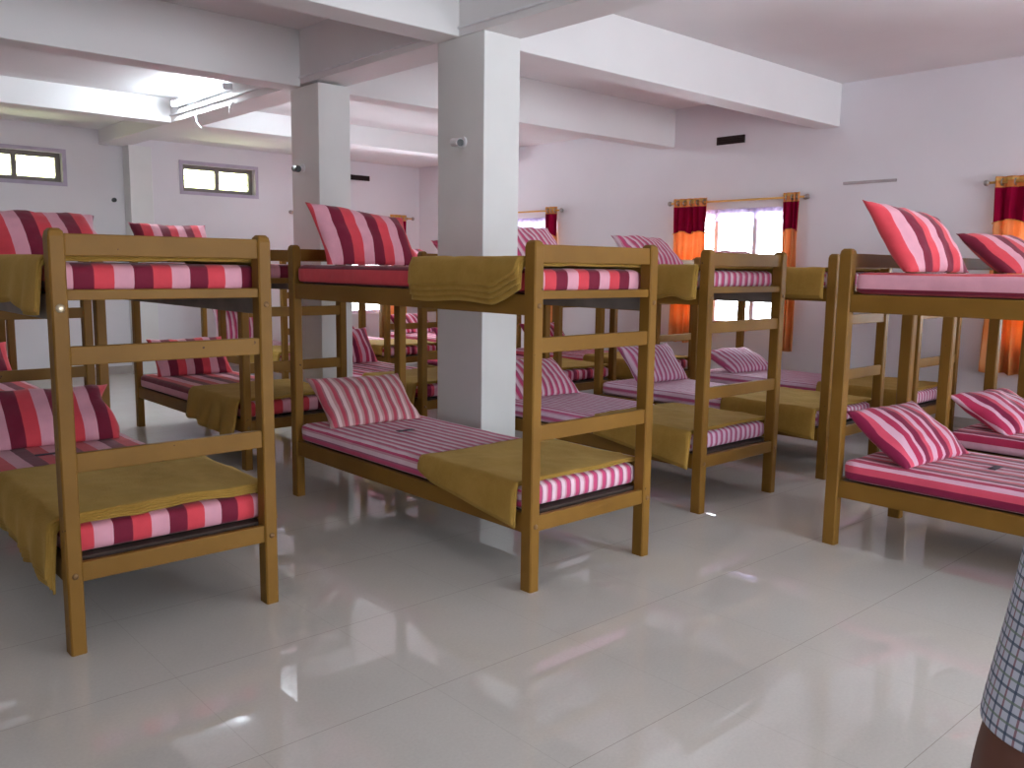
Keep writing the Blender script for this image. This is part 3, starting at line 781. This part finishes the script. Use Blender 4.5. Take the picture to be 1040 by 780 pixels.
# ------------------------------------------------------------------ person at the right edge
def person():
    base = Vector((1.055, 0.045, -0.0)); yaw = math.radians(40)
    root = empty('person', base, -yaw)
    tag(root, 'person in a checked short-sleeved shirt, arm at the right edge', 'person')
    # local frame: +Y forward, -X is the person's left
    V = {}; R = {}; E = []
    def v(n, p, r): V[n] = Vector(p); R[n] = r if isinstance(r, tuple) else (r, r)
    v('pelvis', (0, 0, 0.92), (0.15, 0.10)); v('waist', (0, 0, 1.06), (0.13, 0.09)); v('chest', (0, 0, 1.25), (0.15, 0.10)); v('upper', (0, 0, 1.36), (0.12, 0.08))
    v('neck', (0, 0.01, 1.44), 0.055); v('head0', (0, 0.02, 1.50), 0.062); v('head1', (0, 0.03, 1.575), 0.085); v('head2', (0, 0.02, 1.64), 0.075)
    E += [('pelvis', 'waist'), ('waist', 'chest'), ('chest', 'upper'), ('upper', 'neck'), ('neck', 'head0'), ('head0', 'head1'), ('head1', 'head2')]
    for s, t in ((-1, 'l'), (1, 'r')):
        v('sh' + t, (s * 0.17, 0, 1.365), 0.052); v('ua' + t, (s * 0.215, 0, 1.22), 0.046); v('el' + t, (s * 0.272, -0.005, 1.035), 0.054)
        v('fa' + t, (s * 0.272, 0.02, 0.95), 0.052); v('wr' + t, (s * 0.255, 0.07, 0.84), 0.027); v('pa' + t, (s * 0.243, 0.09, 0.79), (0.018, 0.034))
        E += [('upper', 'sh' + t), ('sh' + t, 'ua' + t), ('ua' + t, 'el' + t), ('el' + t, 'fa' + t), ('fa' + t, 'wr' + t), ('wr' + t, 'pa' + t)]
        for f, (dy, l) in enumerate(((-0.028, 0.070), (-0.009, 0.082), (0.011, 0.078), (0.030, 0.062))):
            a, b, c = 'f%d0' % f + t, 'f%d1' % f + t, 'f%d2' % f + t
            v(a, (s * 0.242, 0.10 + dy, 0.755), 0.0095); v(b, (s * 0.236, 0.105 + dy, 0.755 - l * .55), 0.0085); v(c, (s * 0.224, 0.105 + dy, 0.755 - l), 0.007)
            E += [('pa' + t, a), (a, b), (b, c)]
        v('t0' + t, (s * 0.232, 0.118, 0.80), 0.011); v('t1' + t, (s * 0.222, 0.137, 0.765), 0.009)
        E += [('pa' + t, 't0' + t), ('t0' + t, 't1' + t)]
        v('hip' + t, (s * 0.09, 0, 0.84), 0.095); v('kn' + t, (s * 0.10, 0.01, 0.48), 0.06); v('ca' + t, (s * 0.10, -0.01, 0.34), 0.055); v('an' + t, (s * 0.10, 0, 0.09), 0.035); v('to' + t, (s * 0.115, 0.15, 0.035), (0.035, 0.025))
        E += [('pelvis', 'hip' + t), ('hip' + t, 'kn' + t), ('kn' + t, 'ca' + t), ('ca' + t, 'an' + t), ('an' + t, 'to' + t)]
    names = list(V); me = bpy.data.meshes.new('body')
    me.from_pydata([V[n] for n in names], [(names.index(a), names.index(b)) for a, b in E], [])
    o = link('body', me, root); o.modifiers.new('skin', 'SKIN').use_smooth_shade = True; o.modifiers.new('sub', 'SUBSURF').levels = 2
    o.modifiers['sub'].render_levels = 2
    for i, n in enumerate(names):
        sv = me.skin_vertices[0].data[i]; sv.radius = R[n]; sv.use_root = (n == 'pelvis')
    me.materials.append(M['skin'])
    # clothes: lofted rings (cx, cy, z, rx, ry)
    def loft(name, rings, mat, N=28, uvs=1.0, wob=0.0):
        bm = bmesh.new(); uvl = bm.loops.layers.uv.new('UVMap'); g = []
        for (cx, cy, z, rx, ry) in rings:
            g.append([bm.verts.new((cx + rx * math.cos(2 * PI * i / N) * (1 + wob * math.sin(5 * i)), cy + ry * math.sin(2 * PI * i / N), z)) for i in range(N)])
        for a in range(len(g) - 1):
            for i in range(N):
                f = bm.faces.new((g[a][i], g[a][(i + 1) % N], g[a + 1][(i + 1) % N], g[a + 1][i])); f.smooth = True
                for lp, (ii, aa) in zip(f.loops, ((i, a), (i + 1, a), (i + 1, a + 1), (i, a + 1))):
                    lp[uvl].uv = (ii / N * 2 * PI * (rings[0][3] + rings[0][4]) / 2, rings[aa][2] + rings[aa][0] * .2)
        me = bpy.data.meshes.new(name); bm.to_mesh(me); bm.free(); me.materials.append(mat)
        ob = link(name, me, root); md = ob.modifiers.new('t', 'SOLIDIFY'); md.thickness = 0.003; md.offset = 1
        sb = ob.modifiers.new('s', 'SUBSURF'); sb.levels = 1; sb.render_levels = 2
        return ob
    sh = loft('shirt', [(0, 0, 0.80, 0.205, 0.15), (0, 0, 0.95, 0.195, 0.145), (0, 0, 1.1, 0.185, 0.135), (0, 0, 1.25, 0.195, 0.135), (0, 0, 1.35, 0.215, 0.12), (0, 0, 1.395, 0.19, 0.10), (0, 0, 1.425, 0.125, 0.085), (0, 0.005, 1.455, 0.068, 0.068)], M['check'])
    for s, nm in ((-1, 'sleeve'), (1, 'sleeve')):
        ob = loft(nm, [(s * 0.252, -0.002, 1.030, 0.066, 0.072), (s * 0.245, -0.002, 1.08, 0.064, 0.070), (s * 0.234, 0, 1.14, 0.061, 0.070), (s * 0.222, 0, 1.25, 0.057, 0.068), (s * 0.205, 0, 1.33, 0.054, 0.066), (s * 0.178, 0, 1.38, 0.048, 0.062), (s * 0.15, 0, 1.41, 0.03, 0.045)], M['check'], uvs=1)
        ob.parent = sh
    tr = loft('trousers', [(0, 0, 0.80, 0.178, 0.13), (0, 0, 0.9, 0.18, 0.13), (0, 0, 1.0, 0.165, 0.125)], M['trousers'])
    for s in (-1, 1):
        ob = loft('trouser_leg', [(s * 0.103, 0, 0.06, 0.075, 0.09), (s * 0.10, 0, 0.3, 0.08, 0.09), (s * 0.10, 0.005, 0.5, 0.082, 0.09), (s * 0.095, 0, 0.7, 0.092, 0.105), (s * 0.088, 0, 0.86, 0.098, 0.125)], M['trousers']); ob.parent = tr
    # head details
    bm = bmesh.new(); bmesh.ops.create_uvsphere(bm, u_segments=24, v_segments=16, radius=1.0)
    bmesh.ops.delete(bm, geom=[q for q in bm.verts if q.co.z < -0.35 + 1.0 * q.co.y + (0.35 if abs(q.co.x) > 0.75 else 0)], context='VERTS')
    for q in bm.verts: q.co = Vector((q.co.x * 0.093, q.co.y * 0.10 + 0.015, q.co.z * 0.095 + 1.635))
    me = mesh('hair', bm, M['hair'], True); hob = link('hair', me, root); md = hob.modifiers.new('t', 'SOLIDIFY'); md.thickness = 0.012
    bm = bmesh.new()
    for s in (-1, 1): bmesh.ops.create_uvsphere(bm, u_segments=10, v_segments=8, radius=0.012, matrix=Matrix.Translation((s * 0.030, 0.0945, 1.592)) @ Matrix.Diagonal((1, 0.7, 0.62, 1)))
    eo = link('eyes', mesh('eyes', bm, M['eye'], True), root)
    bm = bmesh.new()
    for s in (-1, 1): bmesh.ops.create_uvsphere(bm, u_segments=10, v_segments=8, radius=0.0058, matrix=Matrix.Translation((s * 0.030, 0.1005, 1.592)))
    link('iris', mesh('iris', bm, M['hair'], True), eo)
    bm = bmesh.new()
    for s in (-1, 1): bmesh.ops.create_uvsphere(bm, u_segments=10, v_segments=6, radius=1, matrix=Matrix.Translation((s * 0.031, 0.099, 1.612)) @ Matrix.Diagonal((0.018, 0.005, 0.003, 1)))
    link('eyebrows', mesh('eyebrows', bm, M['hair'], True), root)
    bm = bmesh.new(); cyl(bm, (0, 0.095, 1.59), (0, 0.122, 1.555), 0.008, 10, 0.015)
    link('nose', mesh('nose', bm, M['skin'], True), root)
    for s in (-1, 1):
        bm = bmesh.new(); bmesh.ops.create_uvsphere(bm, u_segments=12, v_segments=8, radius=1, matrix=Matrix.Translation((s * 0.080, 0.018, 1.575)) @ Matrix.Diagonal((0.011, 0.019, 0.030, 1)))
        link('ear', mesh('ear', bm, M['skin'], True), root)
    bm = bmesh.new(); bmesh.ops.create_uvsphere(bm, u_segments=12, v_segments=8, radius=1, matrix=Matrix.Translation((0, 0.098, 1.525)) @ Matrix.Diagonal((0.024, 0.008, 0.007, 1)))
    link('mouth', mesh('mouth', bm, plain('lips', rgb(110, 50, 45), 0.5), True), root)
    for s in (-1, 1):
        bm = bmesh.new(); vs = box(bm, (s * 0.115 - 0.045, -0.07, 0.0), (s * 0.115 + 0.045, 0.19, 0.055))
        link('shoe', mesh('shoe', bm, M['black'], True, 0.02, 3), root)
person()

# ------------------------------------------------------------------ light
w = bpy.data.worlds.new('sky'); sc.world = w; w.use_nodes = True
bg = w.node_tree.nodes['Background']; bg.inputs['Color'].default_value = (0.92, 0.965, 1.0, 1); bg.inputs['Strength'].default_value = 9.0
def portal(loc, rot, sx, sy):
    l = bpy.data.lights.new('window_daylight', 'AREA'); l.shape = 'RECTANGLE'; l.size = sx; l.size_y = sy
    l.cycles.is_portal = True
    o = bpy.data.objects.new('window_daylight', l); C.objects.link(o); o.location = loc; o.rotation_euler = rot
for a, b, z0, z1 in RW: portal((XR + TH + .02, (a + b) / 2, (z0 + z1) / 2), (0, PI / 2, 0), z1 - z0, b - a)
for a, b, z0, z1 in BWIN: portal(((a + b) / 2, YB + TH + .02, (z0 + z1) / 2), (-PI / 2, 0, 0), b - a, z1 - z0)
for a, b, z0, z1 in FW: portal(((a + b) / 2, YF - TH - .02, (z0 + z1) / 2), (PI / 2, 0, 0), b - a, z1 - z0)
for a, b, z0, z1 in LW: portal((XL - TH - .02, (a + b) / 2, (z0 + z1) / 2), (0, -PI / 2, 0), z1 - z0, b - a)

# ------------------------------------------------------------------ camera
f_px, pitch, roll, yaw = 880.898, math.radians(7.703), math.radians(0.742), math.radians(42.100)
fw = Vector((math.sin(yaw) * math.cos(pitch), math.cos(yaw) * math.cos(pitch), -math.sin(pitch)))
rt = Vector((math.cos(yaw), -math.sin(yaw), 0)); up = rt.cross(fw)
c, s = math.cos(roll), math.sin(roll)
rt, up = c * rt + s * up, -s * rt + c * up
cam = bpy.data.cameras.new('camera'); co = bpy.data.objects.new('camera', cam); C.objects.link(co)
cam.sensor_width = 36.0; cam.lens = f_px / 1040 * 36.0; cam.clip_start = 0.05
R = Matrix((rt, up, -fw)).transposed().to_4x4(); R.translation = Vector((0, 0, 1.44)); co.matrix_world = R
sc.camera = co
sc.view_settings.view_transform = 'Standard'; sc.view_settings.look = 'None'; sc.view_settings.gamma = 1.0
sc.view_settings.use_curve_mapping = False; sc.view_settings.exposure = 1.05
sc.cycles.use_denoising = True
sc.cycles.max_bounces = 12; sc.cycles.diffuse_bounces = 8; sc.cycles.transparent_max_bounces = 12
sc.cycles.sample_clamp_indirect = 8.0
